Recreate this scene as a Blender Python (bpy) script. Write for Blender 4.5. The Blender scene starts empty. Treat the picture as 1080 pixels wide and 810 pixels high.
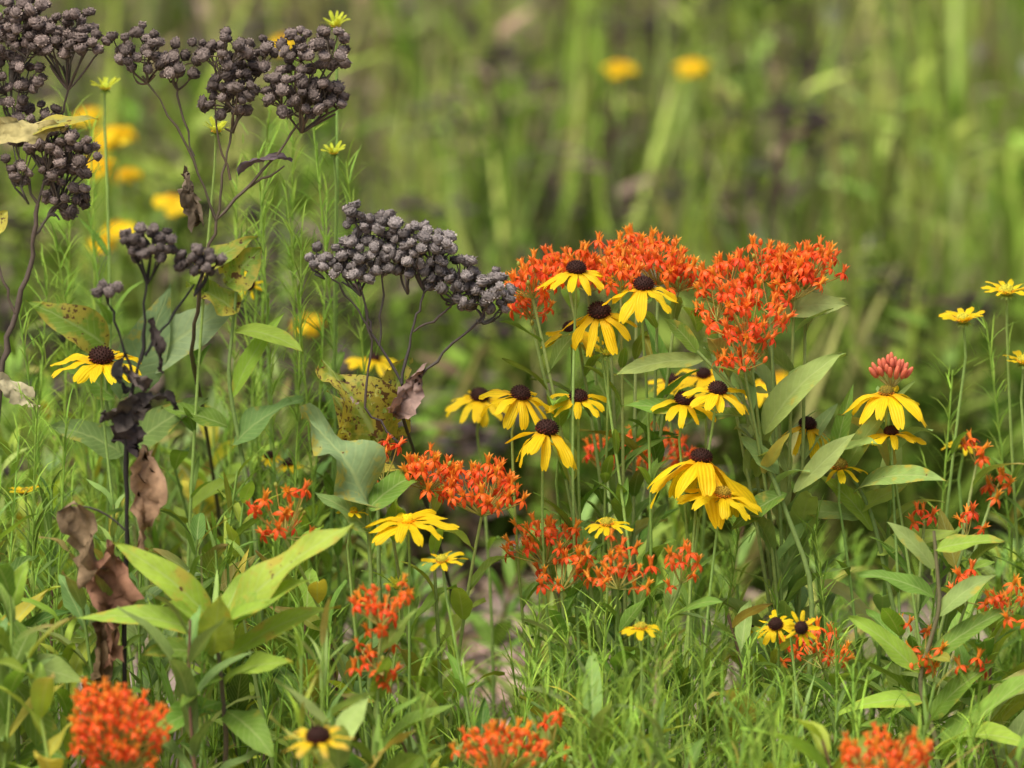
import bpy, math, numpy as np
from mathutils import Vector
R = np.random.default_rng(11)
rnd = lambda a=0., b=1.: float(R.uniform(a, b))
def V3(*a): return np.array(a, dtype=float)
def nrm(v):
    v = np.asarray(v, float); return v / (np.linalg.norm(v) + 1e-12)
ZU = V3(0, 0, 1)
scene = bpy.context.scene

# ------------------------------------------------------------------ camera
CAM = V3(0, -5.0, 1.15); TGT = V3(0, 0, 0.45)
FOC = 210.0
FW = nrm(TGT - CAM); RT = V3(1, 0, 0); UPV = np.cross(RT, FW)
def at(px, py, y):
    """real-world position of something surveyed at bearing px,py and standing in depth row y"""
    d = FW + RT * ((px - 540) / 1080 * 36 / FOC) + UPV * ((405 - py) / 1080 * 36 / FOC)
    return CAM + d * ((y - CAM[1]) / d[1])
def S(y): return 0.0008 * (5 + y) / 5

# ------------------------------------------------------------------ mesh builder
class MB:
    def __init__(s): s.V=[]; s.F=[]; s.C=[]; s.U=[]; s.M=[]; s.n=0
    def add(s, V, F, C, U, m):
        n = len(V); C = np.asarray(C, float)
        if C.ndim == 1: C = np.repeat(C[None], n, 0)
        s.V.append(V); s.F.append(F + s.n); s.C.append(C); s.U.append(U)
        s.M.append(np.full(len(F), m) if np.isscalar(m) else m); s.n += n
    def arrays(s):
        return (np.concatenate(s.V), np.concatenate(s.F), np.concatenate(s.C), np.concatenate(s.U), np.concatenate(s.M))
    def tmpl(s, T, M, pos, tint=(1,1,1)):
        V, F, C, U, m = T
        C = C.copy(); C[:, :3] *= np.asarray(tint)
        s.add(V @ M.T + pos, F, C, U, m)
    def mesh(s, name):
        V, F, C, U, M = s.arrays()
        me = bpy.data.meshes.new(name)
        me.vertices.add(len(V)); me.vertices.foreach_set("co", V.astype(np.float32).ravel())
        me.loops.add(F.size); me.loops.foreach_set("vertex_index", F.astype(np.int32).ravel())
        me.polygons.add(len(F)); me.polygons.foreach_set("loop_start", np.arange(0, F.size, 4, dtype=np.int32))
        me.polygons.foreach_set("material_index", M.astype(np.int32))
        me.polygons.foreach_set("use_smooth", np.ones(len(F), dtype=bool))
        a = me.attributes.new("Col", 'FLOAT_COLOR', 'POINT'); a.data.foreach_set("color", C.astype(np.float32).ravel())
        a = me.attributes.new("luv", 'FLOAT_VECTOR', 'POINT'); a.data.foreach_set("vector", U.astype(np.float32).ravel())
        for m in MATS: me.materials.append(m)
        me.update(calc_edges=True); me.validate()
        return me
    def obj(s, name, parent=None):
        o = bpy.data.objects.new(name, s.mesh(name)); scene.collection.objects.link(o)
        if parent: o.parent = parent
        return o
_g = {}
def gridF(a, b, wrap=False):
    k = (a, b, wrap)
    if k not in _g:
        f = []
        cols = b if wrap else b + 1
        for i in range(a):
            for j in range(b):
                j2 = (j + 1) % cols
                f.append((i*cols+j, i*cols+j2, (i+1)*cols+j2, (i+1)*cols+j))
        _g[k] = np.array(f)
    return _g[k]
def rgba(c, a=0.): return np.array([c[0], c[1], c[2], a], float)
def vary(c, k=.2, hue=.1):
    f = rnd(1-k, 1+k); return (c[0]*f*rnd(1-hue,1+hue), c[1]*f*rnd(1-hue*.5,1+hue*.5), c[2]*f*rnd(1-hue,1+hue))
def prof(t, kind):
    if kind == 0: return np.sin(np.pi*np.clip(t,0,1)**0.78)**0.9 + 0.05*(1-t)
    if kind == 1: return np.minimum(1, .45+.55*(t/.4)**.8) * np.sqrt(np.clip(1-(np.clip(t-.62,0,1)/.41)**2.4, .05, 1))
    if kind == 2: return np.clip(np.sin(np.pi*np.clip(t,0,1)**0.66)**0.95*(1-.15*t),0,1) + 0.04*(1-t)
    if kind == 3: return np.clip((1-t),0,1)**.55 * (.6+.4*np.minimum(1,t*4)) + .02
def leaf(mb, base, d, up, L, W, bend=.5, fold=.25, wav=.1, col=(.1,.2,.03), age=0., ns=8, nw=4, kind=0, mat=0, twist=0., tipcol=None, basecol=None, crump=0.):
    d = nrm(d); side = np.cross(d, up)
    if np.linalg.norm(side) < 1e-3: side = np.cross(d, V3(1,.2,0))
    side = nrm(side); n = np.cross(side, d)
    t = np.linspace(0, 1, ns+1); ang = bend*(0.5-t)
    T = np.cos(ang)[:,None]*d + np.sin(ang)[:,None]*n
    N = -np.sin(ang)[:,None]*d + np.cos(ang)[:,None]*n
    c = np.zeros((ns+1,3)); c[1:] = np.cumsum((T[1:]+T[:-1])*.5*L/ns, 0); c += base
    w = W*prof(t, kind); s = np.linspace(-1,1,nw+1)
    tw = twist*t
    Sd = np.cos(tw)[:,None]*side + np.sin(tw)[:,None]*N
    Nn = -np.sin(tw)[:,None]*side + np.cos(tw)[:,None]*N
    ph, fr = rnd(0,6.28), rnd(5,11)
    wv = wav*W*np.sin(fr*t+ph)
    wv2 = wav*W*np.sin(fr*1.3*t+ph*2)
    sw = s[None,:]*w[:,None]
    P = c[:,None,:] + (sw*math.cos(fold))[...,None]*Sd[:,None,:] \
        + (np.abs(sw)*math.sin(fold) + np.where(s[None,:]>0, wv[:,None], wv2[:,None])*np.abs(s)[None,:]**1.5)[...,None]*Nn[:,None,:]
    if crump: P = P + R.normal(size=P.shape)*W*crump
    if kind == 1 and nw % 2 == 0: P[-1, nw//2] -= T[-1]*L*.05
    C = np.repeat(rgba(col, age)[None], (ns+1)*(nw+1), 0)
    if tipcol is not None:
        k = np.repeat(t**2, nw+1)[:,None]; C[:,:3] = C[:,:3]*(1-k)+np.array(tipcol)*k
    if basecol is not None:
        k = np.repeat(np.clip(1-t/.35,0,1), nw+1)[:,None]; C[:,:3] = C[:,:3]*(1-k)+np.array(basecol)*k
    U = np.stack([np.tile(s, ns+1), np.repeat(t, nw+1), np.full((ns+1)*(nw+1), rnd())], 1)
    mb.add(P.reshape(-1,3), gridF(ns, nw), C, U, mat)
def tube(mb, pts, rad, col, sides=6, mat=1, col2=None):
    pts = np.asarray(pts, float); n = len(pts)
    rad = np.broadcast_to(np.asarray(rad, float), (n,))
    T = np.gradient(pts, axis=0); T /= (np.linalg.norm(T, axis=1)[:,None]+1e-12)
    ref = V3(0,1,0) if abs(T[:,1].mean()) < .75 else V3(1,0,0)
    A = np.cross(T, ref); A /= (np.linalg.norm(A,axis=1)[:,None]+1e-12); B = np.cross(T, A)
    th = np.linspace(0, 2*np.pi, sides, endpoint=False)
    P = pts[:,None,:] + rad[:,None,None]*(np.cos(th)[None,:,None]*A[:,None,:] + np.sin(th)[None,:,None]*B[:,None,:])
    C = np.repeat(rgba(col)[None], n*sides, 0)
    if col2 is not None:
        k = np.repeat(np.linspace(0,1,n), sides)[:,None]; C[:,:3] = C[:,:3]*(1-k)+np.array(col2)*k
    U = np.stack([np.tile(th/6.283, n), np.repeat(np.linspace(0,1,n), sides), np.full(n*sides, rnd())], 1)
    mb.add(P.reshape(-1,3), gridF(n-1, sides, True), C, U, mat)
def bez(p0, p1, bow, n=8):
    p0, p1 = np.asarray(p0,float), np.asarray(p1,float); m = (p0+p1)/2 + bow
    t = np.linspace(0,1,n)[:,None]; return (1-t)**2*p0 + 2*t*(1-t)*m + t*t*p1
def blob(mb, c, axis, r, h, col, sides=8, rings=6, mat=1, col2=None):
    a = np.linspace(-np.pi/2, np.pi/2, rings+1)
    pts = np.asarray(c)[None] + np.sin(a)[:,None]*nrm(axis)*h*.5
    tube(mb, pts, np.maximum(np.cos(a)*r, r*.04), col, sides, mat, col2)
def frame(z, spin=None, sc=1.):
    z = nrm(z); s = rnd(0,6.28) if spin is None else spin
    a = np.cross(z, V3(0.3,1,0.1)); a = nrm(a); b = np.cross(z, a)
    x = math.cos(s)*a + math.sin(s)*b; y = np.cross(z, x)
    return np.stack([x, y, z], 1)*sc
def rdir(k): return R.normal(size=3)*k

# ------------------------------------------------------------------ materials
def newmat(name):
    m = bpy.data.materials.new(name); m.use_nodes = True
    nt = m.node_tree; nt.nodes.clear(); return m, nt
def N(nt, t, **k):
    n = nt.nodes.new(t)
    for a, b in k.items(): setattr(n, a, b)
    return n
def mathn(nt, op, a, b=None, c=None, clamp=False):
    n = N(nt, 'ShaderNodeMath', operation=op); n.use_clamp = clamp
    for i, x in enumerate((a, b, c)):
        if x is None: continue
        if isinstance(x, (int, float)): n.inputs[i].default_value = x
        else: nt.links.new(x, n.inputs[i])
    return n.outputs[0]
def mixc(nt, f, a, b, mode='MIX'):
    n = N(nt, 'ShaderNodeMix', data_type='RGBA', blend_type=mode)
    for i, x in ((0, f), (6, a), (7, b)):
        if isinstance(x, (int, float)): n.inputs[i].default_value = x
        elif isinstance(x, tuple): n.inputs[i].default_value = (*x, 1) if len(x)==3 else x
        else: nt.links.new(x, n.inputs[i])
    return n.outputs[2]
def noise(nt, vec, scale, det=2, rough=.6):
    n = N(nt, 'ShaderNodeTexNoise'); n.inputs['Scale'].default_value = scale
    n.inputs['Detail'].default_value = det; n.inputs['Roughness'].default_value = rough
    nt.links.new(vec, n.inputs['Vector']); return n.outputs['Fac']
def ramp(nt, f, a, b):
    n = N(nt, 'ShaderNodeMapRange', interpolation_type='SMOOTHSTEP'); n.inputs[1].default_value = a; n.inputs[2].default_value = b
    nt.links.new(f, n.inputs[0]); return n.outputs[0]
def surface(name, rough=.5, spec=.3, trans=.3, veins=False, streak=False, aging=False, nscale=120, namp=.35, bump=0., holes=False, simple=False):
    m, nt = newmat(name); L = nt.links.new
    at_ = N(nt, 'ShaderNodeAttribute', attribute_name='Col'); uv = N(nt, 'ShaderNodeAttribute', attribute_name='luv')
    tc = N(nt, 'ShaderNodeTexCoord'); pos = tc.outputs['Object']
    sep = N(nt, 'ShaderNodeSeparateXYZ'); L(uv.outputs['Vector'], sep.inputs[0])
    if simple:
        col = mixc(nt, 1.0, at_.outputs['Color'], mathn(nt, 'MULTIPLY_ADD', mathn(nt,'SINE',mathn(nt,'MULTIPLY',sep.outputs[2],40.)), .2, 1.0), 'MULTIPLY')
        p = N(nt, 'ShaderNodeBsdfDiffuse'); L(col, p.inputs[0]); out = p.outputs[0]
        if trans:
            t = N(nt, 'ShaderNodeBsdfTranslucent'); L(col, t.inputs[0])
            mx = N(nt, 'ShaderNodeMixShader'); mx.inputs[0].default_value = trans
            L(out, mx.inputs[1]); L(t.outputs[0], mx.inputs[2]); out = mx.outputs[0]
        o = N(nt, 'ShaderNodeOutputMaterial'); L(out, o.inputs[0]); return m
    nz = noise(nt, pos, nscale)
    col = mixc(nt, 1.0, at_.outputs['Color'], mathn(nt, 'MULTIPLY_ADD', nz, namp*2, 1-namp), 'MULTIPLY')
    h = nz
    if veins:
        au = mathn(nt, 'ABSOLUTE', sep.outputs[0])
        mid = mathn(nt, 'SUBTRACT', 1.0, ramp(nt, au, 0.02, 0.12))
        ph = mathn(nt, 'MULTIPLY_ADD', sep.outputs[1], 75.0, mathn(nt, 'MULTIPLY', au, -15.0))
        sv = ramp(nt, mathn(nt, 'SINE', ph), 0.5, 1.0)
        vein = mathn(nt, 'MAXIMUM', mid, mathn(nt, 'MULTIPLY', sv, 0.4))
        lc = mixc(nt, .6, col, (.44,.53,.20))
        col = mixc(nt, mathn(nt, 'MULTIPLY', vein, .7), col, lc)
        h = mathn(nt, 'MULTIPLY', vein, -1.)
    if aging:
        n2 = noise(nt, pos, 55, 3, .65); n3 = noise(nt, pos, 210, 2, .6)
        au2 = mathn(nt, 'ABSOLUTE', sep.outputs[0])
        e = mathn(nt, 'MULTIPLY_ADD', au2, .16, n2)
        age = at_.outputs['Alpha']
        yl = ramp(nt, mathn(nt, 'ADD', e, mathn(nt, 'MULTIPLY', age, .38)), .72, .92)
        col = mixc(nt, yl, col, (.46,.40,.06))
        br = ramp(nt, mathn(nt, 'ADD', mathn(nt,'ADD', mathn(nt,'MULTIPLY',n3,.6), mathn(nt,'MULTIPLY',n2,.42)), mathn(nt, 'MULTIPLY', age, .24)), .72, .78)
        col = mixc(nt, br, col, (.13,.07,.025))
    if streak:
        st = mathn(nt, 'SINE', mathn(nt, 'MULTIPLY', sep.outputs[0], 15.0))
        col = mixc(nt, 1.0, col, mathn(nt, 'MULTIPLY_ADD', st, .07, .95), 'MULTIPLY')
        h = st
    p = N(nt, 'ShaderNodeBsdfPrincipled'); L(col, p.inputs['Base Color'])
    p.inputs['Roughness'].default_value = rough; p.inputs['Specular IOR Level'].default_value = spec
    if bump:
        b = N(nt, 'ShaderNodeBump'); b.inputs['Strength'].default_value = bump; b.inputs['Distance'].default_value = .0008
        L(h, b.inputs['Height']); L(b.outputs[0], p.inputs['Normal'])
    out = p.outputs[0]
    if trans:
        t = N(nt, 'ShaderNodeBsdfTranslucent')
        L(mixc(nt, 1.0, col, (1.2,1.1,.6) if veins else (1.1,1.0,.8), 'MULTIPLY'), t.inputs[0])
        mx = N(nt, 'ShaderNodeMixShader'); mx.inputs[0].default_value = trans
        L(out, mx.inputs[1]); L(t.outputs[0], mx.inputs[2]); out = mx.outputs[0]
    if holes:
        hn = noise(nt, pos, 120, 2, .5)
        hv = mathn(nt, 'GREATER_THAN', hn, .62)
        tr = N(nt, 'ShaderNodeBsdfTransparent'); mx = N(nt, 'ShaderNodeMixShader')
        L(hv, mx.inputs[0]); L(out, mx.inputs[1]); L(tr.outputs[0], mx.inputs[2]); out = mx.outputs[0]
    o = N(nt, 'ShaderNodeOutputMaterial'); L(out, o.inputs[0]); return m
MATS = [surface('leaf_material', .6, .2, .33, veins=True, aging=True, bump=.4, nscale=90, namp=.3),
        surface('stem_material', .6, .25, 0, nscale=300, namp=.3),
        surface('yellow_petal_material', .5, .2, .4, streak=True, nscale=150, namp=.12, bump=.35),
        surface('orange_petal_material', .45, .25, .35, nscale=400, namp=.12),
        surface('flower_cone_material', .8, .15, 0, nscale=900, namp=.5),
        surface('seedhead_material', .9, .08, 0, nscale=600, namp=.7, bump=.7),
        surface('dry_leaf_material', .8, .12, .15, nscale=110, namp=.65, bump=.9),
        surface('grass_blade_material', simple=True, trans=.3),
        surface('background_blade_material', simple=True, trans=.2),
        surface('eaten_leaf_material', .55, .25, .35, veins=True, aging=True, nscale=90, namp=.25, holes=True),
        surface('small_leaf_material', .6, .2, .32, veins=True, nscale=60, namp=.4)]
LEAF, STEM, YEL, ORG, CONE, SEED, DRY, BLADE, BBL, EAT, SML = range(11)

G_MID=(.17,.30,.04); G_YOUNG=(.31,.45,.05); G_BLUE=(.20,.31,.085); G_DARK=(.10,.19,.03); G_PALE=(.29,.41,.11)
G_STEM=(.21,.33,.065)

# ------------------------------------------------------------------ templates
def make_floret(seed):
    mb = MB(); a0 = rnd(0,1)
    for i in range(5):
        a = a0 + i*2*math.pi/5; o = V3(math.cos(a), math.sin(a), 0)
        leaf(mb, o*.0006, nrm(o*.75+ZU*-.85), nrm(ZU+o*.8), .0078, .0015, bend=1.5*rnd(.8,1.1), fold=-.25, wav=.05, col=(.90,.135,.018), ns=4, nw=2, kind=0, mat=ORG, tipcol=(.85,.085,.022))
        b = a + math.pi/5; o = V3(math.cos(b), math.sin(b), 0)
        leaf(mb, o*.0012+ZU*.0004, nrm(ZU+o*.34), -o, .0066, .0013, bend=.7, fold=.7, wav=0, col=(.94,.26,.03), ns=4, nw=2, kind=2, mat=ORG, tipcol=(.96,.38,.07))
    tube(mb, [V3(0,0,-.001), V3(0,0,.001), V3(0,0,.003), V3(0,0,.0042)], [.0008,.0012,.0012,.0003], (.8,.28,.03), 5, ORG)
    return mb.arrays()
FLORETS = [make_floret(i) for i in range(3)]
def make_bob(seed):
    n, m = 10, 14
    a = np.linspace(-np.pi/2, np.pi/2, n+1); th = np.linspace(0, 2*np.pi, m, endpoint=False)
    A, TH = np.meshgrid(a, th, indexing='ij')
    disp = .17*np.sin(7*TH + 3.14*(np.arange(n+1)[:,None]%2))*np.cos(A) + .08*np.sin(9*A+seed)+R.normal(size=A.shape)*.075
    r = .0052*(1+disp)
    X = r*np.cos(A)*np.cos(TH); Y = r*np.cos(A)*np.sin(TH); Z = r*np.sin(A)*.82
    Z = np.where(Z > .0030, .0030+(Z-.0030)*.35, Z)
    Vv = np.stack([X,Y,Z],-1).reshape(-1,3)
    k = np.clip(.72+disp*2.4, .22, 1.4).reshape(-1,1)  # crevice shade put into the colour: hollows darker, raised bumps lighter
    C = np.concatenate([k*np.array([[.235,.205,.185]]), np.zeros((len(Vv),1))], 1)
    mb = MB(); mb.add(Vv, gridF(n, m, True), C, np.zeros((len(Vv),3)), SEED)
    for i in range(11):
        b = i*.58+rnd(0,.3); o = V3(math.cos(b), math.sin(b), 0)
        leaf(mb, o*.0038+ZU*rnd(.0008,.002), nrm(ZU+o*.9), -o, .0028, .0012, bend=.5, fold=.2, wav=.1, col=(.25,.22,.19), ns=2, nw=2, kind=2, mat=SEED)
    return mb.arrays()
BOBS = [make_bob(i*1.3) for i in range(5)]

# ------------------------------------------------------------------ plants
def coneflower(px, py, y, span, droop=.55, npet=None, tilt=(0,-.15,1), col=(.93,.66,.012), cone=1., conecol=(.034,.014,.010), root=None, pw=1., nleaf=4, name='yellow_coneflower', tipcol=None, conedx=0.):
    mb = MB(); s = S(y); p = at(px, py, y); ax = nrm(np.array(tilt)+rdir(.08)); rad = span*s*.5
    npet = npet or int(R.integers(9, 14)); cr = .0086*cone*(min(span,90)/78)**.6*(s/.0008)
    F0 = frame(ax, 0.0)
    a0 = rnd(0,6)
    for i in range(npet):
        a = a0+i*2*math.pi/npet+rnd(-.17,.17); o = F0[:,0]*math.cos(a)+F0[:,1]*math.sin(a)
        e = -droop*rnd(.5,1.4); d = o*math.cos(e)+ax*math.sin(e)
        Lp = (rad-cr*.5)/max(.62, math.cos(droop))*rnd(.82,1.1)
        leaf(mb, p+o*cr*.62-ax*cr*.35, d, ax, Lp, Lp*.148*pw*rnd(.8,1.2), bend=rnd(.4,1.15), fold=rnd(-.4,.15), wav=.22, col=vary(col,.07,.05), ns=8, nw=4, kind=1, mat=YEL, twist=rnd(-.7,.7), basecol=(col[0]*.95,col[1]*.75,col[2]), tipcol=tipcol)
    blob(mb, p, ax, cr*.93, cr*1.45, conecol, 14, 9, CONE)
    nf = 110
    for i in range(nf):
        z = 1-(i+.5)/nf*1.35; rr = math.sqrt(max(0,1-z*z)); a = i*2.39996
        dl = F0[:,0]*rr*math.cos(a)+F0[:,1]*rr*math.sin(a)+ax*z
        q = p+F0[:,0]*rr*math.cos(a)*cr*.92+F0[:,1]*rr*math.sin(a)*cr*.92+ax*z*cr*.72
        k = rnd(.5,1.9); warm = 1.0 if z > .1 else 2.2
        tube(mb, [q, q+nrm(dl+rdir(.15))*cr*.15], [cr*.075, cr*.03], (conecol[0]*k*warm, conecol[1]*k, conecol[2]*k), 4, CONE)
    for i in range(11):
        a = i*.571; o = F0[:,0]*math.cos(a)+F0[:,1]*math.sin(a)
        leaf(mb, p-ax*cr*.75+o*cr*.2, nrm(o-ax*.25), ax, cr*1.25, cr*.24, bend=.9, col=vary(G_STEM), ns=4, nw=2, mat=SML)
    if root is None: root = V3(p[0]+rnd(-.06,.06), p[1]+rnd(-.04,.08), -.01)
    root = np.asarray(root, float)
    k1 = p-ax*cr*.7; mid = bez(root, k1-ax*.03, V3(rnd(-.03,.03),rnd(-.02,.02),0), 12)
    pts = np.concatenate([mid, [k1-ax*.012, k1]]); r0 = .0011*(s/.0008)
    tube(mb, pts, np.linspace(r0*1.6, r0*.95, len(pts)), vary(G_STEM,.15), 7, STEM, col2=vary((.28,.42,.1),.1))
    for i in range(nleaf):
        t = rnd(.35,.9); q = mid[int(t*11)]; a = rnd(0,6.28); o = V3(math.cos(a), math.sin(a), rnd(.5,1.3))
        leaf(mb, q, o, ZU, rnd(.03,.065)*(1.3-t*.6), rnd(.003,.0055), bend=rnd(.3,1.1), fold=.3, col=vary(G_MID,.25), ns=7, nw=4, mat=SML)
    return mb.obj(name)

def umbel(mb, c, rad, n, flat=.62, budfrac=.1, up=(0,0,1), loose=1., fs=1.3, dome=1.0):
    up = nrm(up); hub = c-up*rad*.75; n = int(n*.84)
    F0 = frame(up, 0.)
    for i in range(n):
        z = 1-(i+.5)/n*dome; rr = math.sqrt(max(0,1-z*z)); a = i*2.39996+rnd(-.3,.3)
        dl = F0[:,0]*rr*math.cos(a)+F0[:,1]*rr*math.sin(a)
        q = c+dl*rad*rnd(.72,1.18)+up*(z*rad*flat+rnd(-.008,.008)*loose)-up*rad*.15
        dd = nrm(dl*.55+up*1.0+rdir(.18*loose))
        tube(mb, bez(hub, q-dd*.003, dl*rad*.12, 4), .0005, (.36,.42,.10), 4, STEM, col2=(.5,.3,.06))
        if rnd() < budfrac:
            if rnd() < .5: blob(mb, q, dd, .0019, .0065, vary((.85,.2,.04),.15), 6, 5, ORG)
            else: blob(mb, q-dd*.003, dd, .0017, .0055, vary((.40,.42,.07),.2), 6, 5, ORG)
        else:
            mb.tmpl(FLORETS[i%3], frame(dd, None, fs*rnd(.8,1.12)), q, np.array([1,rnd(.65,1.4),1])*rnd(.84,1.05))
    return hub
def stemleaves(mb, pts, n, t0, t1, L, W, col, age=.2, asc=.9, kind=0, bend=.8, mat=SML, ns=8, nw=4):
    a = rnd(0,6.28); m = len(pts)
    for i in range(n):
        t = t0+(t1-t0)*(i+rnd(.2,.8))/n; f = t*(m-1); k = min(int(f), m-2); q = pts[k]+(pts[k+1]-pts[k])*(f-k)
        a += 2.4+rnd(-.4,.4); tg = nrm(pts[k+1]-pts[k])
        o = V3(math.cos(a), math.sin(a), 0)+tg*asc*rnd(.5,1.4)
        sc = (1.0 if t < .85 else .75)*rnd(.65,1.25)
        cc = vary(col,.25,.16); tc_ = None
        if mat == SML and rnd() < age*.45: cc = (cc[0]*1.5+.06, cc[1]*1.05, cc[2])
        if mat == SML and rnd() < age*.5: tc_ = (.35,.24,.08)
        leaf(mb, q, o, ZU, L*sc, W*sc*rnd(.8,1.2), bend=bend*rnd(.3,1.6), fold=rnd(.08,.5), wav=rnd(.08,.35), col=cc, ns=ns, nw=nw, kind=kind, mat=mat, twist=rnd(-.8,.8), tipcol=tc_)
def milkweed(umbels, root, stemr=.0021, nl=9, L=.062, W=.0085, col=G_MID, age=.2, name='butterfly_milkweed'):
    mb = MB()
    for (px, py, y, r, n, kw) in umbels:
        c = at(px, py, y); hub = umbel(mb, c, r*S(y), n, **kw)
        rx = root[0] if abs(root[0]-c[0]) < .2 else c[0]+math.copysign(.12, root[0]-c[0])
        rt = V3(rx+rnd(-.02,.02), root[1]+rnd(-.02,.02), -.01)
        pts = bez(rt, hub, V3((hub[0]-rt[0])*-.15+rnd(-.01,.01), rnd(-.02,.02), .04), 14)
        tube(mb, pts, np.linspace(stemr, stemr*.6, 14), vary((.24,.33,.08)), 7, STEM, col2=vary((.3,.4,.12)))
        stemleaves(mb, pts, nl, .3, .97, L, W, col, age)
    return mb.obj(name)

def seedplant(paths, clusters, col_stem=(.035,.026,.024), tint=(1,1,1), name='dried_wild_quinine', thick=.0019):
    mb = MB()
    for pth, r0, r1 in paths:
        P = np.array([at(*q) if len(q)==3 else q for q in pth])
        tt = np.linspace(0, len(P)-1, 5*(len(P)-1)+1); idx = np.arange(len(P))
        P = np.stack([np.interp(tt, idx, P[:,k]) for k in range(3)], 1)
        P[1:-1] = (P[:-2]+P[2:]+P[1:-1]*2)/4; P[1:-1] += R.normal(size=P[1:-1].shape)*.0009
        rr = np.linspace(r0, r1, len(P))*(1+R.normal(size=len(P))*.12)
        tube(mb, P, rr, vary(col_stem,.2), 7, STEM, col2=vary(col_stem,.3))
    for (px, py, y, rx, rz, n, hub) in clusters:
        c = at(px, py, y); s = S(y); hb = at(*hub); placed = []; n = int(n*1.2)
        tries = 0
        while len(placed) < n and tries < n*60:
            tries += 1
            u = R.uniform(-1,1,3)
            if u@u > 1: continue
            q = c+V3(u[0]*rx*s*1.1, u[1]*rx*s*.9, u[2]*rz*s)
            if all(np.linalg.norm(q-w) > .0082 for w in placed): placed.append(q)
        nb = max(2, n//4); subs = [c+(placed[int(R.integers(len(placed)))]-c)*.6-ZU*rz*s*.9 for _ in range(nb)] if placed else []
        for sb in subs: tube(mb, bez(hb, sb, rdir(.003), 6), [.0010]*5+[.0008], vary(col_stem,.2), 5, STEM)
        for q in placed:
            sb = min(subs, key=lambda w: np.linalg.norm(w-q)); dd = nrm(q-sb+ZU*.006+rdir(.002))
            tube(mb, bez(sb, q-dd*.003, rdir(.0015), 4), .00055, vary(col_stem,.2), 4, STEM)
            mb.tmpl(BOBS[int(R.integers(5))], frame(nrm(dd+rdir(.35)), None, rnd(.74,1.16)*s/.0008)@np.diag([rnd(.85,1.1),rnd(.85,1.1),rnd(.8,1.1)]), q, np.array(tint)*rnd(.6,1.35))
    return mb, name

def hleaf(mb, a, b, w, face=(0,-.6,.8), col=G_MID, age=.15, kind=0, bend=.5, fold=.2, wav=.1, twist=0., mat=LEAF, ns=14, nw=6, stem=None):
    p0, p1 = at(*a), at(*b); d = p1-p0
    if mat == DRY:
        bend *= 1.3; wav = max(wav,.4)*1.3; cr = .10; nw = 8; ns = 18
    else:
        cr = .015; bend = bend+rnd(-.1,.45); wav = wav*rnd(1,2.6)
        if a[0] > 600: w *= .84
    leaf(mb, p0, d, nrm(face), np.linalg.norm(d)*(1+bend*bend/24), w*.5*S(a[2]), bend, fold, wav, vary(col,.12), age, ns, nw, kind, mat, twist+rnd(-.4,.4), crump=cr)

# =========================== coneflowers ===========================
for a in [ (107,376,0,102,.25,{'tilt':(0.05,-.1,1),'cone':1.15}),
 (608,283,0,78,.5,{'cone':1.0}), (679,300,-.02,82,.6,{}), (632,328,.0,84,.65,{'tilt':(.1,-.2,1),'cone':1.1}), (603,346,.06,66,.6,{}),
 (549,415,-.02,78,.6,{}), (506,417,.22,74,.5,{}), (610,418,.0,68,.35,{}), (577,452,-.05,78,.75,{'cone':1.15,'tilt':(.05,-.1,1)}),
 (740,482,-.04,106,.85,{'cone':1.0,'tilt':(.0,-.12,1),'npet':12,'pw':1.0}), (757,410,-.04,72,.4,{}), (722,421,-.02,76,.4,{}), (742,394,.2,86,.4,{'cone':.7}),
 (852,447,.05,66,.7,{}), (762,520,-.06,88,.3,{'cone':.8,'conecol':(.3,.2,.02)}), (708,400,.25,54,.4,{}), (808,400,.35,60,.6,{'cone':.6}),
 (263,300,.25,34,.1,{'tilt':(-.4,-1,.4),'npet':8}), (935,413,.0,98,.5,{'cone':.7,'conecol':(.2,.15,.02)}), (940,455,.0,70,.45,{'cone':.8}),
 (885,490,.0,56,.4,{'conecol':(.2,.15,.02)}), (845,662,-.15,40,.1,{'tilt':(.2,-1,.4)}), (818,658,-.1,46,.3,{'tilt':(-.2,-.7,.8)}),(792,662,-.05,34,.3,{'cone':.6}),
 (335,776,-.5,82,.1,{'tilt':(-.1,-.22,1),'tipcol':(.7,.5,.1),'cone':1.2,'npet':9}), (430,548,-.12,100,.2,{'cone':.6,'conecol':(.7,.5,.01)}),
 (372,538,-.1,46,-.1,{'cone':.7,'conecol':(.45,.34,.01)}), (466,590,-.15,52,.0,{'cone':.8,'conecol':(.43,.38,.03)}), (676,661,-.2,50,.2,{'cone':.8,'conecol':(.4,.34,.03)}),
 (640,551,-.05,56,.2,{'cone':.8,'conecol':(.4,.34,.03)}), (395,377,.5,62,.4,{'cone':.7}), (284,480,.25,30,.4,{}), (305,488,.25,34,.4,{}), (26,518,.1,34,-.3,{'cone':.7,'conecol':(.3,.24,.03)}),
 (1016,336,.1,50,-.35,{'cone':.9,'conecol':(.48,.44,.04),'npet':12}), (1062,306,.1,58,-.25,{'cone':.9,'conecol':(.48,.44,.04),'npet':12}), (1080,380,.1,50,-.3,{'cone':.9,'conecol':(.48,.44,.04)}),
 (1018,466,.2,46,.3,{'conecol':(.1,.05,.01)}),
 ]:
    coneflower(a[0],a[1],a[2],a[3],a[4],**a[5])
for a in [(118,134,1.35,52),(100,166,1.4,48),(134,178,1.4,36),(182,206,1.3,42),(124,234,1.3,48),(106,250,1.3,30),(322,336,1.2,34),(655,66,2.4,36),(730,63,2.4,36),(300,38,1.6,38),(92,115,1.6,36),(-60,200,1.5,40),(1200,300,1.6,40),(820,395,1.0,36)]:
    coneflower(a[0],a[1],a[2],a[3],.6,cone=.4,conecol=(.4,.25,.01),pw=2.1,nleaf=5)
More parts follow.
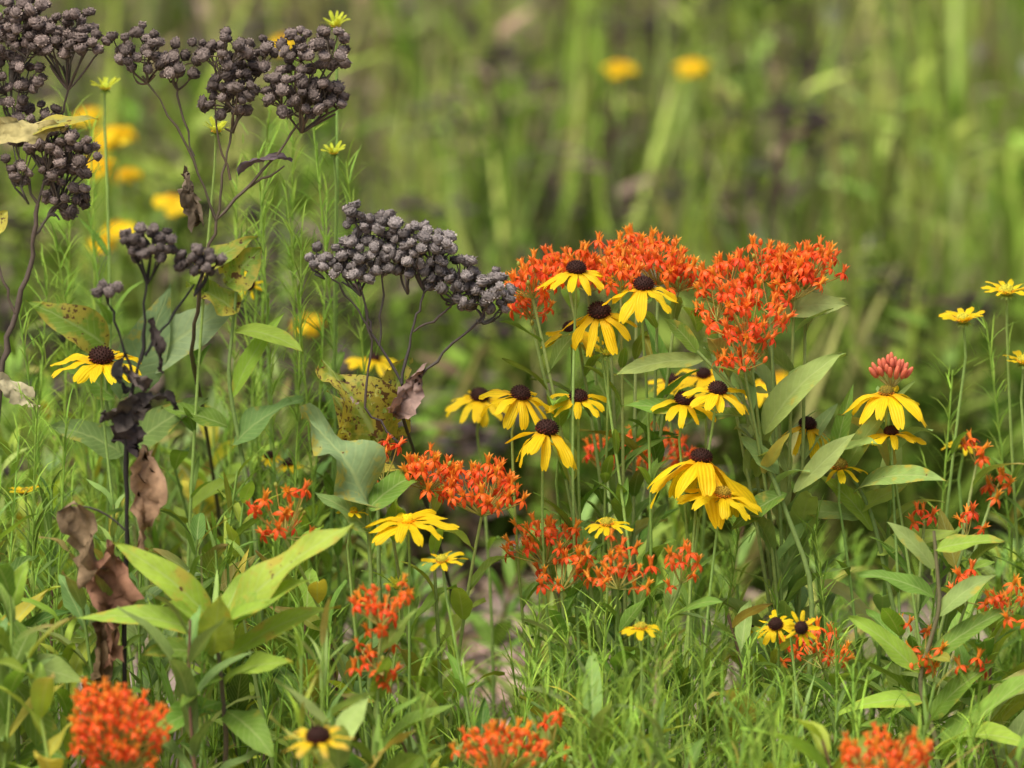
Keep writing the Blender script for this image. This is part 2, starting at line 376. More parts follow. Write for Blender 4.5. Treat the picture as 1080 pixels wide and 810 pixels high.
for a in [(111,92,.25,30),(354,26,.2,28),(228,137,.1,30),(352,160,.15,24),(420,618,-.1,26),(590,470,.05,20),(640,372,.0,22)]:
    coneflower(a[0],a[1],a[2],a[3],-.75,cone=.9,conecol=(.42,.48,.05),col=(.6,.66,.05),npet=14,pw=.8,nleaf=9,name='coneflower_bud')

# =========================== butterfly milkweed ===========================
K = lambda **k: k
milkweed([(562,294,.03,28,32,K()),(600,280,.08,30,32,K()),(640,272,.1,28,32,K()),(694,276,.06,34,40,K()),(655,290,.0,24,18,K()),(715,290,.05,24,24,K()),(620,290,.12,24,18,K()),(560,320,.06,22,20,K(loose=1.4,budfrac=.25)),(672,262,.12,22,18,K())],
         at(655,700,.05)*V3(1,1,0), nl=8)
milkweed([(765,292,.02,30,32,K()),(806,276,.05,30,30,K()),(850,278,.04,36,42,K()),(790,335,-.03,38,34,K(loose=1.8,budfrac=.2)),(785,368,-.04,30,24,K(loose=1.8,dome=1.4,budfrac=.2)),(756,322,.0,22,16,K(loose=1.5)),(838,296,.02,28,24,K()),(812,314,.0,24,8,K(loose=1.5))],
         at(850,760,.05)*V3(1,1,0), nl=6, L=.075, W=.010, col=G_PALE)
milkweed([(453,497,-.06,28,36,K(dome=1.3)),(508,515,-.06,40,60,K(dome=1.3)),(404,492,-.06,24,8,K(loose=2.5)),(300,542,-.16,34,24,K(loose=2.2,dome=1.4,budfrac=.2))], at(450,800,0)*V3(1,1,0), nl=6, col=G_YOUNG)
milkweed([(576,568,-.02,38,32,K(dome=1.4)),(592,602,-.04,30,18,K(loose=2)),(652,598,-.15,32,24,K(loose=2,dome=1.5)),(718,602,-.14,19,10,K(loose=2,dome=1.5)),(682,470,.2,44,44,K(dome=1.3)),(640,480,.2,30,20,K())], at(640,800,.0)*V3(1,1,0), nl=6)
milkweed([(126,758,-.42,50,86,K(dome=1.5,fs=1.15)),(104,742,-.42,30,24,K(fs=1.15)),(128,790,-.42,40,40,K(fs=1.15))], at(150,900,-.4)*V3(1,1,0), nl=6, col=G_MID)
milkweed([(402,640,-.28,30,24,K(loose=2.,dome=1.6,budfrac=.2)),(398,690,-.28,24,14,K(loose=2.,dome=1.6))], at(400,900,-.25)*V3(1,1,0), nl=5)
milkweed([(526,790,-.36,46,56,K(budfrac=.4)),(582,776,-.3,20,9,K(loose=2))], at(530,950,-.35)*V3(1,1,0), nl=6)
milkweed([(934,796,-.42,46,60,K(dome=1.3,fs=1.15))], at(940,950,-.4)*V3(1,1,0), nl=6)
milkweed([(1062,636,-.15,24,14,K(loose=2)),(1020,622,-.1,18,8,K(loose=2)),(975,690,-.15,20,9,K(loose=2)),(1050,502,.1,20,9,K(loose=2)),(1020,556,.0,16,6,K(loose=2)),(868,684,-.1,30,18,K(loose=1.5)),(975,541,.0,14,5,K()),(1025,700,-.15,16,6,K(loose=2)),(840,690,-.05,20,8,K(loose=2)),(950,640,-.05,12,4,K(loose=2)),(1030,480,.1,14,5,K(loose=2))], at(960,950,.0)*V3(1,1,0), nl=6, L=.07, W=.009)
for q in [(5,620,.1,14,6),(1250,420,.2,40,40),(-150,450,.2,40,40),(-90,700,-.1,36,36),(1180,640,-.1,36,36)]:
    milkweed([(*q,K(loose=1.5))], at(q[0],q[1],q[2])*V3(1,1,0), nl=8)
mb = MB(); c = at(940,388,.02); hub = c-ZU*.018
for i in range(26):
    a = i*2.4; rr = math.sqrt(i/26)*.015; q = c+V3(math.cos(a)*rr, math.sin(a)*rr, .006-rr*.9+rnd(-.002,.002))
    dd = nrm((q-hub)*V3(.6,.6,1)); tube(mb, [hub, q], .0004, (.35,.3,.09), 4, STEM)
    blob(mb, q+dd*.003, dd, .0023, rnd(.009,.013), vary((.6,.2,.14),.2), 7, 6, ORG, col2=(.85,.24,.12))
pts = bez(at(900,800,.1)*V3(1,1,0), hub, V3(.02,0,.05), 14); tube(mb, pts, np.linspace(.002,.0014,14), G_STEM, 7, STEM)
stemleaves(mb, pts, 12, .3, .98, .07, .009, G_PALE); mb.obj('butterfly_milkweed')

# =========================== dried quinine ===========================
D1=.06
mb, nm = seedplant([([(-30,900,D1),(0,395,D1),(16,330,D1),(34,270,D1),(40,215,D1)],.0030,.0018), ([(40,215,D1),(18,160,D1),(12,90,D1)],.0014,.0010),
    ([(40,215,D1),(58,150,D1),(72,95,D1)],.0014,.001), ([(34,250,D1),(62,215,D1)],.0012,.001), ([(0,395,D1),(-40,250,D1),(-60,150,D1)],.002,.001),([(16,330,D1),(0,290,D1),(-8,250,D1)],.0014,.001)],
    [(22,38,D1,34,26,30,(12,90,D1)),(62,36,D1,36,24,34,(72,95,D1)),(94,42,D1-.02,20,14,11,(72,95,D1)),(18,84,D1,28,30,24,(18,140,D1)),(66,160,D1,36,28,36,(62,215,D1)),(44,130,D1,26,26,18,(50,190,D1)),(72,200,D1,26,28,20,(50,230,D1)),(22,10,D1,36,10,14,(12,90,D1)),(-40,120,D1,30,40,30,(-60,170,D1)),(78,14,D1,22,8,8,(72,95,D1)),(20,170,D1,20,26,12,(30,215,D1))],
    col_stem=(.11,.09,.07), tint=(.95,.85,.83)); mb.obj(nm)
D2=.02
mb, nm = seedplant([([(240,640,D2+.4),(222,470,D2+.25),(202,370,D2+.06),(212,300,D2),(228,232,D2)],.0020,.0015), ([(228,232,D2),(196,150,D2),(150,80,D2)],.0014,.0009),
    ([(228,232,D2),(238,170,D2),(246,120,D2)],.0014,.0009),([(228,232,D2),(278,180,D2),(315,130,D2)],.0014,.001),([(258,200,D2),(300,175,D2)],.001,.0008),([(205,165,D2),(186,100,D2),(188,80,D2)],.001,.0008),([(243,190,D2),(225,120,D2),(232,70,D2)],.001,.0008)],
    [(148,50,D2,36,24,28,(155,88,D2)),(188,68,D2,24,14,14,(188,95,D2)),(243,98,D2,30,26,26,(246,140,D2)),(234,52,D2,32,19,21,(232,85,D2)),(264,60,D2+.02,28,22,17,(246,110,D2)),(333,52,D2,36,25,32,(318,120,D2)),(318,96,D2,40,27,38,(318,140,D2)),(345,100,D2,20,16,11,(318,140,D2))],
    col_stem=(.12,.09,.06), tint=(.92,.84,.82))
hleaf(mb,(212,232,D2),(196,178,D2),34,face=(-.3,-1,.2),col=(.2,.14,.10),mat=DRY,bend=1.2,fold=.9,wav=.4,kind=2)
hleaf(mb,(252,185,D2),(308,170,D2),14,face=(0,-.5,1),col=(.16,.12,.13),mat=DRY,bend=1.0,fold=.9,wav=.4)
mb.obj(nm)
D3=-.2
mb, nm = seedplant([([(130,900,D3),(133,560,D3),(134,470,D3),(140,410,D3),(150,370,D3),(155,290,D3)],.0023,.0013), ([(153,375,D3),(176,340,D3),(205,300,D3)],.0013,.0009),([(142,400,D3),(128,360,D3),(112,312,D3)],.0014,.001)],
    [(158,256,D3,28,19,24,(155,300,D3)),(213,274,D3,25,15,19,(205,312,D3)),(112,305,D3,15,5,6,(114,320,D3))], col_stem=(.025,.022,.02), tint=(.68,.64,.64))
hleaf(mb,(155,428,D3),(106,446,D3),40,face=(.1,-1,.5),col=(.065,.055,.05),mat=DRY,bend=1.1,fold=.6,wav=.5,kind=2,twist=1.3)
hleaf(mb,(146,428,D3),(190,430,D3),20,face=(0,-.6,.8),col=(.06,.05,.045),mat=DRY,bend=1.5,fold=.6,wav=.5,kind=2)
hleaf(mb,(128,436,D3),(146,482,D3),38,face=(.1,-1,.5),col=(.07,.06,.055),mat=DRY,bend=.8,fold=-.5,wav=.6,kind=2)
hleaf(mb,(136,412,D3),(133,372,D3),16,face=(-1,-.4,.2),col=(.06,.05,.05),mat=DRY,bend=1.0,fold=.9,wav=.5)
hleaf(mb,(155,412,D3),(128,390,D3),24,face=(.3,-1,.2),col=(.11,.085,.08),mat=DRY,bend=.9,fold=.9,wav=.5,kind=2)
hleaf(mb,(156,338,D3),(168,392,D3),18,face=(.5,-1,.2),col=(.07,.06,.055),mat=DRY,bend=1.0,fold=.9,wav=.5)
hleaf(mb,(152,470,D3),(148,580,D3),50,face=(.3,-1,.1),col=(.30,.20,.125),mat=DRY,bend=.4,fold=.85,wav=.45,kind=2,twist=.5)
hleaf(mb,(84,534,D3),(118,630,D3),54,face=(-.3,-1,.3),col=(.30,.19,.11),mat=DRY,bend=.8,fold=.8,wav=.5,kind=2,twist=-.6)
hleaf(mb,(112,575,D3-.02),(118,700,D3-.02),60,face=(.3,-1,.3),col=(.26,.155,.085),mat=DRY,bend=-.5,fold=.8,wav=.6,kind=2,twist=.6)
hleaf(mb,(112,640,D3),(92,730,D3),40,face=(.3,-1,.3),col=(.19,.12,.07),mat=DRY,bend=.5,fold=.9,wav=.6,kind=2,twist=.9)
tube(mb, bez(at(133,560,D3), at(84,534,D3), V3(0,0,.01), 6), .0009, (.06,.05,.04), 5, STEM)
mb.obj(nm)
D4=-.03
mb, nm = seedplant([([(480,640,D4+.35),(448,520,D4+.15),(426,440,D4+.02),(424,405,D4)],.0020,.0014), ([(424,405,D4),(392,350,D4),(380,305,D4)],.0013,.0009),([(424,405,D4),(436,340,D4),(448,305,D4)],.0013,.0009),
    ([(424,420,D4),(470,370,D4),(508,335,D4)],.0014,.0009),([(400,365,D4),(404,310,D4),(404,265,D4)],.001,.0008),([(385,430,D4),(392,360,D4),(378,280,D4)],.001,.0008),([(392,350,D4),(366,310,D4),(342,285,D4)],.001,.0007),([(436,350,D4),(470,330,D4),(482,315,D4)],.001,.0008),([(385,430,D4),(424,470,D4)],.001,.001),([(380,305,D4),(376,245,D4)],.0009,.0008)],
    [(374,276,D4,33,23,29,(380,312,D4)),(398,250,D4,24,14,12,(404,290,D4)),(375,230,D4,15,15,8,(376,252,D4)),(408,236,D4,14,14,8,(406,262,D4)),(334,272,D4,11,15,5,(342,294,D4)),(446,262,D4,34,27,35,(448,308,D4)),(480,290,D4,32,22,27,(480,320,D4)),(512,308,D4,34,25,33,(508,340,D4)),(424,278,D4,24,14,14,(430,310,D4))],
    col_stem=(.08,.065,.055), tint=(1.12,1.12,1.16))
hleaf(mb,(414,436,D4),(446,386,D4),36,face=(.4,-1,.2),col=(.30,.22,.18),mat=DRY,bend=.8,fold=.7,wav=.4,kind=2)
mb.obj(nm)

# =========================== individually placed leafy plants ===========================
def leafplant(name, stem, leaves, r=.0022, col=(.22,.32,.09)):
    mb = MB()
    P = np.array([at(*q) for q in stem]); P = np.concatenate([[V3(P[0][0]+rnd(-.03,.03), P[0][1]+.01, -.01)], P])
    tt = np.linspace(0, len(P)-1, 6*len(P)); P = np.stack([np.interp(tt, np.arange(len(P)), P[:,k]) for k in range(3)],1)
    P[1:-1] = (P[:-2]+P[2:]+P[1:-1])/3
    tube(mb, P, np.linspace(r*1.2, r*.6, len(P)), col, 7, STEM)
    for a, b, w, kw in leaves: hleaf(mb, a, b, w, **kw)
    return mb.obj(name)
y=-.26
leafplant('milkweed_foliage', [(240,790,y),(232,700,y),(226,668,y)],
 [((236,660,y),(372,552,y-.02),48,K(col=(.37,.46,.06),age=.4,face=(.2,-.7,.9),kind=0)),
  ((230,665,y),(118,572,y),36,K(col=G_YOUNG,age=.38,face=(-.2,-.6,.9))),((228,672,y),(78,652,y),34,K(col=G_YOUNG,age=.35)),
  ((232,672,y),(330,612,y-.03),36,K(col=G_YOUNG,age=.3)),((226,690,y),(232,626,y-.05),42,K(col=(.38,.52,.08),face=(0,-1,.4),age=.1)),
  ((234,700,y),(360,640,y),32,K(col=G_YOUNG,age=.35)),((228,700,y),(150,690,y-.06),36,K(col=G_MID)),((236,720,y),(310,700,y-.06),34,K(col=G_YOUNG)),
  ((235,740,y),(150,780,y-.06),34,K(col=G_MID)),((238,750,y),(290,800,y-.06),38,K(col=G_MID)),((225,668,y),(170,636,y-.05),28,K(col=G_YOUNG)),((228,668,y),(262,600,y+.04),24,K(col=G_YOUNG)),((231,712,y),(190,745,y-.07),30,K(col=G_MID)),((231,668,y),(285,636,y-.07),26,K(col=G_YOUNG))], col=(.16,.12,.08))
y=-.1
leafplant('prairie_dock_foliage', [(392,620,y),(387,535,y)],
 [((388,535,y),(318,440,y+.03),64,K(col=(.24,.32,.13),kind=2,face=(.5,-.8,.5),age=.3,fold=.4,bend=.9,wav=.3)),((390,560,y),(330,520,y),40,K(col=G_BLUE,kind=2,fold=.35)),((385,540,y),(450,500,y+.05),34,K(col=G_MID))])
y=.0
leafplant('aging_broadleaf_plant', [(400,620,y),(398,485,y)],
 [((412,488,y),(340,378,y),80,K(col=(.17,.25,.028),kind=2,face=(.1,-1,.5),age=.78,fold=.25,bend=.8,wav=.35,mat=EAT)),((396,470,y+.02),(432,376,y+.02),62,K(col=(.17,.25,.028),kind=2,face=(-.2,-1,.3),age=.7,wav=.3,mat=EAT)),((398,500,y),(345,410,y+.03),40,K(col=(.16,.22,.03),age=.7,kind=2,face=(.3,-1,.4)))])
y=.12
leafplant('broadleaf_plant', [(150,560,y),(112,430,y),(110,365,y)],
 [((116,368,y),(28,318,y),46,K(col=(.2,.3,.035),age=.5,kind=2,face=(.1,-.9,.6))),((150,388,y),(258,318,y),60,K(col=(.27,.37,.17),kind=2,face=(0,-.8,.7),age=.1)),
  ((128,420,y),(180,300,y),56,K(col=(.25,.35,.14),kind=2,face=(.3,-1,.3))),((120,420,y),(60,380,y),40,K(col=G_MID,kind=2)),((140,470,y),(220,420,y),44,K(col=G_BLUE,kind=2)),((130,480,y),(50,450,y),44,K(col=G_BLUE,kind=2))])
y=.1
leafplant('yellowing_broadleaf_plant', [(270,560,y),(240,400,y),(250,300,y)],
 [((240,300,y),(276,262,y),50,K(col=(.2,.3,.035),kind=2,face=(0,-1,.5),age=.7,mat=EAT)),((250,330,y),(196,300,y),40,K(col=(.22,.32,.045),kind=2,age=.5)),((200,298,y),(272,250,y),34,K(col=(.24,.35,.045),age=.6,kind=2)),
  ((250,350,y),(320,372,y-.04),30,K(col=G_YOUNG,age=.1)),((245,420,y),(300,330,y),20,K(col=G_YOUNG)),((240,450,y),(170,430,y),30,K(col=G_MID)),((245,470,y),(320,420,y),36,K(col=G_BLUE))])
y=.0
leafplant('tan_withered_plant', [(-10,420,y),(-12,200,y)],
 [((-15,150,y),(70,136,y),32,K(col=(.44,.36,.16),mat=DRY,kind=2,face=(0,-.8,.7),wav=.3)),((30,140,y),(104,126,y),22,K(col=(.34,.33,.1),kind=2,age=.6)),((-10,400,y),(40,430,y),26,K(col=(.46,.4,.22),mat=DRY,wav=.4)),((-10,250,y),(8,222,y),24,K(col=(.5,.45,.08),age=.6))])
y=-.02
leafplant('milkweed_foliage', [(860,620,y),(806,480,y),(784,420,y),(735,370,y)],
 [((806,458,y),(888,372,y),46,K(col=G_PALE,age=.25,face=(-.5,-.8,.6),bend=.6,fold=.3)),((812,330,y+.05),(894,322,y+.05),40,K(col=(.38,.50,.15),age=.05,face=(0,-.8,.8),bend=.4)),
  ((745,440,y),(655,428,y),26,K(col=G_MID)),((742,380,y),(648,396,y),28,K(col=G_PALE,face=(0,-.7,.8))),((735,372,y),(700,335,y),24,K(col=G_MID)),((735,350,y+.05),(718,322,y),26,K(col=G_MID)),
  ((785,440,y),(720,450,y+.06),26,K(col=G_MID)),((820,500,y),(780,460,y),26,K(col=G_PALE)),((838,520,y),(905,455,y),30,K(col=G_PALE)),((830,520,y),(770,560,y),30,K(col=G_MID))])
y=.02
leafplant('milkweed_foliage', [(960,720,y),(920,540,y),(880,470,y)],
 [((878,520,y),(965,402,y),28,K(col=G_PALE,face=(-.6,-.8,.4))),((880,480,y),(930,470,y-.05),28,K(col=G_PALE)),((900,520,y),(1000,508,y-.08),36,K(col=G_PALE,age=.3)),((905,540,y),(962,510,y),30,K(col=(.38,.54,.09))),
  ((880,490,y),(900,405,y),22,K(col=G_MID)),((910,545,y),(830,540,y),34,K(col=G_PALE)),((920,560,y),(862,500,y),26,K(col=G_YOUNG)),((925,585,y),(1010,560,y),34,K(col=(.38,.54,.1)))])
y=-.15
leafplant('milkweed_foliage', [(1000,820,y),(968,720,y),(992,640,y),(985,560,y)],
 [((985,800,y),(1110,700,y-.05),60,K(col=(.22,.36,.065),kind=2,face=(-.2,-.6,.9),bend=.3)),((985,790,y),(1100,790,y-.1),42,K(col=G_YOUNG)),((968,710,y),(895,650,y),34,K(col=G_YOUNG)),((990,650,y),(1052,606,y),30,K(col=G_PALE)),
  ((985,630,y),(905,606,y),32,K(col=G_MID)),((975,740,y),(880,755,y),30,K(col=G_YOUNG)),((985,600,y),(935,550,y),26,K(col=G_PALE)),((985,580,y),(1060,570,y),30,K(col=G_YOUNG,age=.4)),((975,700,y),(1070,640,y),30,K(col=G_MID)),((980,760,y),(1050,700,y),34,K(col=G_MID))], col=(.18,.16,.08), r=.0024)
y=-.25
leafplant('milkweed_foliage', [(20,830,y),(18,720,y),(14,640,y)],
 [((15,720,y),(70,830,y),34,K(col=G_MID)),((12,650,y),(40,740,y),22,K(col=G_MID,face=(1,-1,.3))),((16,700,y),(100,725,y),34,K(col=G_PALE)),((16,690,y),(-40,640,y),34,K(col=G_MID)),((20,780,y),(-50,760,y),40,K(col=G_YOUNG)),((14,640,y),(30,590,y),20,K(col=G_YOUNG)),((20,800,y),(70,800,y-.05),30,K(col=G_MID))])

# =========================== mixed foliage of the flower bed ===========================
CX=[-300,0,100,250,330,400,480,560,650,700,800,850,930,1000,1080,1380]; CY=[360,335,350,330,430,500,570,510,465,450,465,510,520,490,480,460]
canopy = lambda px: float(np.interp(px, CX, CY))
def tip(k=1.):
    while True:
        yy = rnd(-.42,.75); px = rnd(-260,1340)
        f = 1-(yy+.42)/1.17
        py = canopy(px)+f*250+rnd(0,130)*k
        if yy < -.2 and 70 < px < 180 and py < 735: continue     # keeps the dry leaves clear
        if 492 < px < 556 and py < 700: continue                 # bare gap between the plants
        if yy < -.3 and py < 640: continue
        return px, py, yy
mbs = [MB() for _ in range(4)]
for i in range(285):
    px, py, yy = tip(); p = at(px, py, yy)
    if p[2] < .06: p[2] = .06+rnd(0,.04)
    rt = V3(p[0]+rnd(-.05,.05), p[1]+rnd(-.05,.05), -.01)
    pts = bez(rt, p, V3(rnd(-.04,.04), rnd(-.03,.03), 0), 12)
    mb = mbs[i%4]; tp = rnd(); nar = .72 if px > 450 else 1.
    c = [G_MID, G_YOUNG, G_BLUE, G_YOUNG, G_PALE, G_DARK, G_MID][int(R.integers(7))]
    tube(mb, pts, np.linspace(.0021,.0011,12), vary(G_STEM if rnd()<.8 else (.2,.11,.07)), 6, STEM)
    if tp < .5: stemleaves(mb, pts, int(7+p[2]*28), .25, 1., rnd(.055,.095), rnd(.007,.013)*nar, c, rnd(.05,.45), ns=7)
    else: stemleaves(mb, pts, int(12+p[2]*38), .2, 1., rnd(.04,.07), rnd(.0026,.0048)*nar, c, rnd(0,.3), asc=1.4, ns=6, nw=2)
for m in mbs: m.obj('mixed_leafy_foliage')
mb = MB()
def feather(mb, px, py, yy, whl=.03, c=(.28,.44,.065)):
    p = at(px, py, yy); p[2] = max(p[2], .08)
    rt = V3(p[0]+rnd(-.05,.05), p[1]+rnd(-.04,.04), -.01); n = 14; pts = bez(rt, p, V3(rnd(-.03,.03), rnd(-.03,.03), 0), n)
    tube(mb, pts, np.linspace(.0014,.0007,n), vary(c,.15), 5, STEM)
    steps = int(10+p[2]*40)
    for j in range(steps):
        t = .25+.75*(j+.5)/steps; f = t*(n-1); k = min(int(f),n-2); q = pts[k]+(pts[k+1]-pts[k])*(f-k); a = rnd(0,6.28)
        for w in range(3):
            o = V3(math.cos(a+w*2.1), math.sin(a+w*2.1), rnd(.3,1.5)); Ln = rnd(.5,1.3)*whl
            leaf(mb, q, o, ZU, Ln, .0009, bend=rnd(.2,1.4), fold=.2, wav=0, col=vary(c,.25,.12), ns=3, nw=2, mat=BLADE, kind=3)
            if rnd()<.4:
                q2 = q+nrm(o)*Ln*.5
                leaf(mb, q2, o+rdir(.6), ZU, Ln*.6, .0008, bend=.6, fold=.2, wav=0, col=vary(c,.2,.12), ns=2, nw=2, mat=BLADE, kind=3)
for i in range(150): px, py, yy = tip(1.3); feather(mb, px, py, yy)
for i in range(46):
    px, py, yy = tip(1.0)
    while not (440 < px < 1080 and py > 590): px, py, yy = tip(1.0)
    feather(mb, px, py-20, yy-.06, .042)
for px, py, yy in [(272,160,.15),(300,190,.15),(330,130,.2),(345,200,.2),(318,240,.1),(285,110,.25),(75,120,.25),(90,200,.25),(60,260,.2),(20,330,.1),(40,420,-.1),(70,440,-.1),(20,460,-.1),(1040,340,.15),(1005,390,.15),(860,560,.0),(820,620,0),(570,640,-.1),(600,660,-.1),(480,700,-.1),(760,640,0),(640,640,-.1),(250,250,.2),(365,170,.2),(250,180,.3),(95,130,.3),(50,290,.2),(310,60,.3),(280,220,.3),
    (700,650,-.2),(740,680,-.25),(790,680,-.2),(830,715,-.25),(880,660,-.15),(570,710,-.3),(610,720,-.3),(480,680,-.25),(780,560,.05),(900,700,-.25),(660,700,-.35),(700,740,-.35),(760,730,-.35),(800,750,-.35),(850,740,-.3),(440,720,-.35),(620,660,-.2)]:
    feather(mb, px, py, yy, .04)
mb.obj('feathery_foliage')
mb = MB()
for i in range(360):
    px, py, yy = tip(1.6); p = at(px, py+20, yy); p[2] = max(p[2], .07)
    rt = V3(p[0]+rnd(-.08,.08), p[1]+rnd(-.05,.05), -.01); d = p-rt
    leaf(mb, rt, d, nrm(R.normal(size=3)*V3(1,1,.1)), np.linalg.norm(d)*1.02, rnd(.001,.0034), bend=rnd(.1,.9), fold=.3, wav=0, col=vary([G_MID,G_YOUNG,G_PALE,(.36,.31,.16)][int(R.integers(4))],.25), ns=8, nw=2, mat=BLADE, kind=3, twist=rnd(-1,1))
mb.obj('meadow_grass')
mb = MB()
for i in range(1100):
    p = V3(rnd(-1.6,1.6), rnd(-1.2,3), rnd(0.004,.03)); a = rnd(0,6.28)
    if i > 900: p = V3(rnd(-.12,.08), rnd(.6,1.6), rnd(.004,.03))
    leaf(mb, p, V3(math.cos(a), math.sin(a), rnd(-.1,.3)), nrm(ZU+rdir(.4)), rnd(.03,.08), rnd(.004,.014), bend=rnd(-.8,.8), fold=.3, wav=.4, col=vary((.42,.32,.25),.4), ns=5, nw=2, mat=DRY)
mb.obj('leaf_litter')

# =========================== background meadow ===========================
def clump_grass(n=34, h=.85, w=.0065, spread=.14):
    mb = MB()
    for i in range(n):
        b = V3(R.normal()*spread*.5, R.normal()*spread*.5, -.01); d = V3(R.normal()*.10, R.normal()*.10, 1)
        leaf(mb, b, d, nrm(V3(rnd(-1,1), rnd(-1,1), .05)), h*rnd(.45,1.1), w*rnd(.6,1.5), bend=rnd(.1,.8), fold=.3, wav=0, col=vary((1,1,1),.35,.12), ns=5, nw=2, mat=BBL, kind=3, twist=rnd(-1,1))
    return mb.arrays()
def clump_forb(n=6, h=.8, L=.10, W=.011):
    mb = MB()
    for i in range(n):
        b = V3(R.normal()*.07, R.normal()*.07, -.01); p = b*V3(1.7,1.7,0)+V3(0,0,h*rnd(.6,1.1))
        pts = bez(b, p, V3(rnd(-.03,.03), rnd(-.03,.03), 0), 7); tube(mb, pts, np.linspace(.004,.002,7), vary((1,1,1)), 4, BBL)
        stemleaves(mb, pts, 16, .15, 1, L, W, (1,1,1), .15, ns=4, nw=2, mat=BBL)
    return mb.arrays()
def clump_dry(n=12, h=.85, heads=True):
    mb = MB()
    for i in range(n):
        b = V3(R.normal()*.08, R.normal()*.08, -.01); p = b*V3(2,2,0)+V3(0,0,h*rnd(.5,1.1))
        pts = bez(b, p, V3(rnd(-.05,.05), rnd(-.05,.05), 0), 7); tube(mb, pts, np.linspace(.0045,.002,7), vary((1,1,1),.3), 4, BBL)
        stemleaves(mb, pts, 8, .1, .95, .09, .010, vary((1,1,1),.3), 0, ns=4, nw=2, mat=BBL)
        if heads and i % 5 == 0:
            for j in range(14): blob(mb, p+R.normal(size=3)*V3(.02,.02,.014), ZU, .008, .013, vary((.42,.42,.55),.3), 6, 4, BBL)
    return mb.arrays()
TY = {'g':[clump_grass() for _ in range(4)], 'f':[clump_forb() for _ in range(4)], 'o':[clump_grass(26) for _ in range(3)], 'd':[clump_dry() for _ in range(4)]}
CL = {'g':[(.25,.36,.05),(.34,.44,.075),(.21,.33,.05),(.37,.45,.11)], 'f':[(.24,.35,.055),(.20,.32,.05),(.32,.42,.09)], 'o':[(.38,.38,.13),(.31,.31,.11)], 'd':[(.23,.185,.12),(.31,.25,.17),(.17,.135,.095)]}
BG = {k: MB() for k in 'gfod'}
patches = [(-.12,2.4,.36),(-.22,4.2,.55),(.56,2.6,.16),(.64,3.6,.2),(.78,5.0,.26),(.3,6.5,.35),(-1.2,7,.6),(.12,3.2,.22),(-.7,5.4,.35),(-.3,1.9,.3),(.95,7,.4)]
for i in range(1350):
    yy = 1.5+13*rnd()**1.25; hw = 1.4+.22*(yy+2); x = rnd(-hw,hw)
    dry = max([math.exp(-((x-a)**2+((yy-b)*.6)**2)/(r*r)) for a,b,r in patches])
    u = rnd(); right = x > .11*(yy+5)-.15
    if u < dry*.76: k = 'd' if rnd() < .72 else 'o'
    else:
        v = rnd(); k = 'g' if v < (.8 if right else .55) else ('f' if v < .84 else ('o' if v < .94 else 'd'))
    hs = np.interp(yy, [1.2,2.0,3.2,5,9,16], [.36,.45,.68,.95,1.2,1.3])*rnd(.75,1.2)
    if k=='d': hs *= .95
    M_ = frame(nrm(V3(rnd(-.08,.08), rnd(-.08,.08), 1)))@np.diag([1.3,1.3,hs])
    T_ = TY[k][int(R.integers(len(TY[k])))]
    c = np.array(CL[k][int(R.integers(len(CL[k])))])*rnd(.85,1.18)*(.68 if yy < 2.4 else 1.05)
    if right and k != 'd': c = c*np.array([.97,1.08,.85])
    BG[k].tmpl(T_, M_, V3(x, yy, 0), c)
for k, nme in (('g','background_meadow_grass'),('f','background_leafy_plants'),('o','background_olive_grass'),('d','background_dried_stalks')): BG[k].obj(nme)

# =========================== ground ===========================
g = np.sinh(np.linspace(-5.2,5.2,120)); g = g/g.max()*150
X, Y = np.meshgrid(g, g+2, indexing='ij'); Z = .012*np.sin(X*3.1+1)*np.cos(Y*2.7)*np.exp(-(X**2+Y**2)/400)-.006
Vv = np.stack([X,Y,Z],-1).reshape(-1,3); mb = MB()
mb.add(Vv, gridF(119,119), rgba((.1,.1,.1)), np.zeros((len(Vv),3)), 0)
gr = mb.obj('ground'); gr.data.materials.clear()
m, nt = newmat('soil_and_low_grass'); L = nt.links.new
tc = N(nt,'ShaderNodeTexCoord'); P_ = tc.outputs['Object']
a_ = noise(nt, P_, 1.3, 4); b_ = noise(nt, P_, 40, 4, .7)
soil = mixc(nt, b_, (.16,.115,.085), (.42,.33,.26)); gre = mixc(nt, b_, (.10,.15,.03), (.20,.27,.06))
sx = N(nt,'ShaderNodeSeparateXYZ'); L(P_, sx.inputs[0])
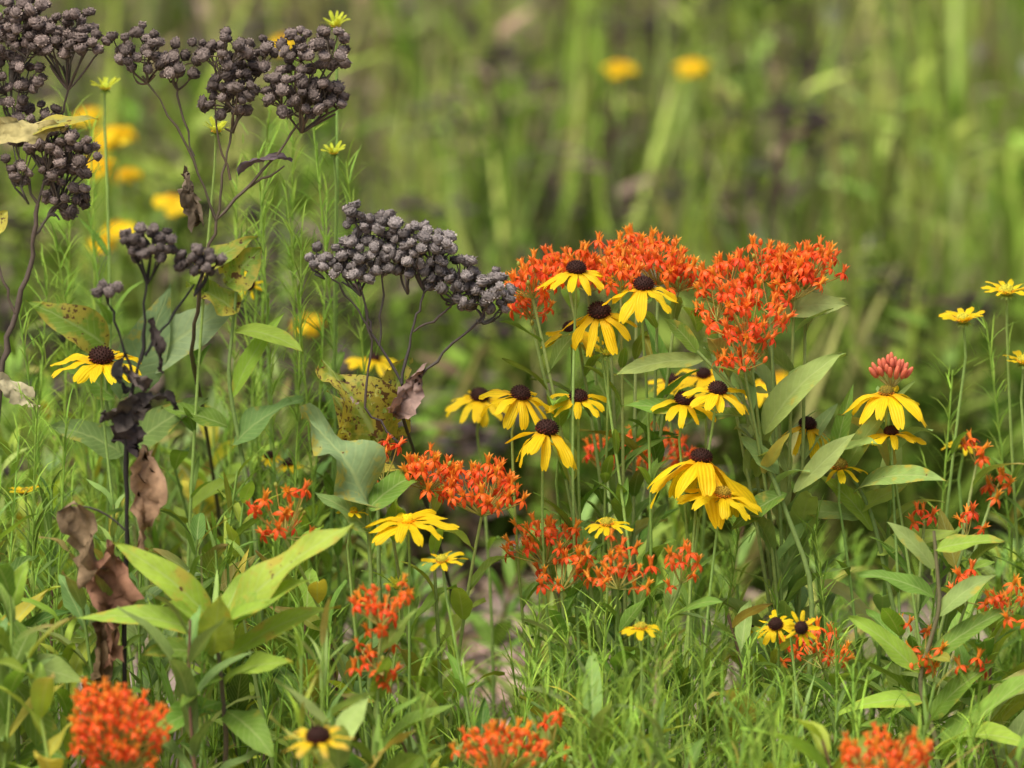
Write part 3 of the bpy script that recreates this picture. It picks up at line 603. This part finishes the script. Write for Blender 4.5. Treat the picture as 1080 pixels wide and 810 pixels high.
far = ramp(nt, sx.outputs[1], 1.2, 3.0)
mk = ramp(nt, mathn(nt,'ADD', a_, mathn(nt,'MULTIPLY_ADD', far, .35, -.08)), .46, .62)
p = N(nt,'ShaderNodeBsdfPrincipled'); L(mixc(nt, mk, soil, gre), p.inputs['Base Color']); p.inputs['Roughness'].default_value=.95
b = N(nt,'ShaderNodeBump'); b.inputs['Strength'].default_value=.6; b.inputs['Distance'].default_value=.02; L(b_, b.inputs['Height']); L(b.outputs[0], p.inputs['Normal'])
o = N(nt,'ShaderNodeOutputMaterial'); L(p.outputs[0], o.inputs[0]); gr.data.materials.append(m)

# =========================== light ===========================
sd = nrm(V3(-.33,-.42,1.0)); el = math.asin(sd[2]); rot = math.atan2(sd[0], sd[1])
w = bpy.data.worlds.new("World"); scene.world = w; w.use_nodes = True; nt = w.node_tree
bg = nt.nodes['Background']; sk = nt.nodes.new('ShaderNodeTexSky'); sk.sky_type='NISHITA'; sk.sun_disc=False
sk.sun_elevation=el; sk.sun_rotation=rot; sk.air_density=1.0; sk.dust_density=6.0; sk.ozone_density=1.0
nt.links.new(sk.outputs[0], bg.inputs[0]); bg.inputs[1].default_value=.15
sl = bpy.data.lights.new('sun','SUN'); sl.energy=3.9; sl.angle=math.radians(34); sl.color=(1,.955,.87)
so = bpy.data.objects.new('sun', sl); scene.collection.objects.link(so); so.rotation_euler = Vector(sd).to_track_quat('Z','Y').to_euler()
so.location=(-3,-3,6)
cd = bpy.data.cameras.new('camera'); cd.lens=FOC; cd.sensor_width=36; cd.clip_end=1000; cd.clip_start=.1
cd.dof.use_dof=True; cd.dof.focus_distance=5.03; cd.dof.aperture_fstop=4.6
co = bpy.data.objects.new('camera', cd); scene.collection.objects.link(co); co.location=CAM
co.rotation_euler = Vector(FW).to_track_quat('-Z','Y').to_euler(); scene.camera=co
scene.view_settings.view_transform='Standard'; scene.view_settings.look='None'; scene.view_settings.exposure=0
print('verts', sum(len(m.vertices) for m in bpy.data.meshes))
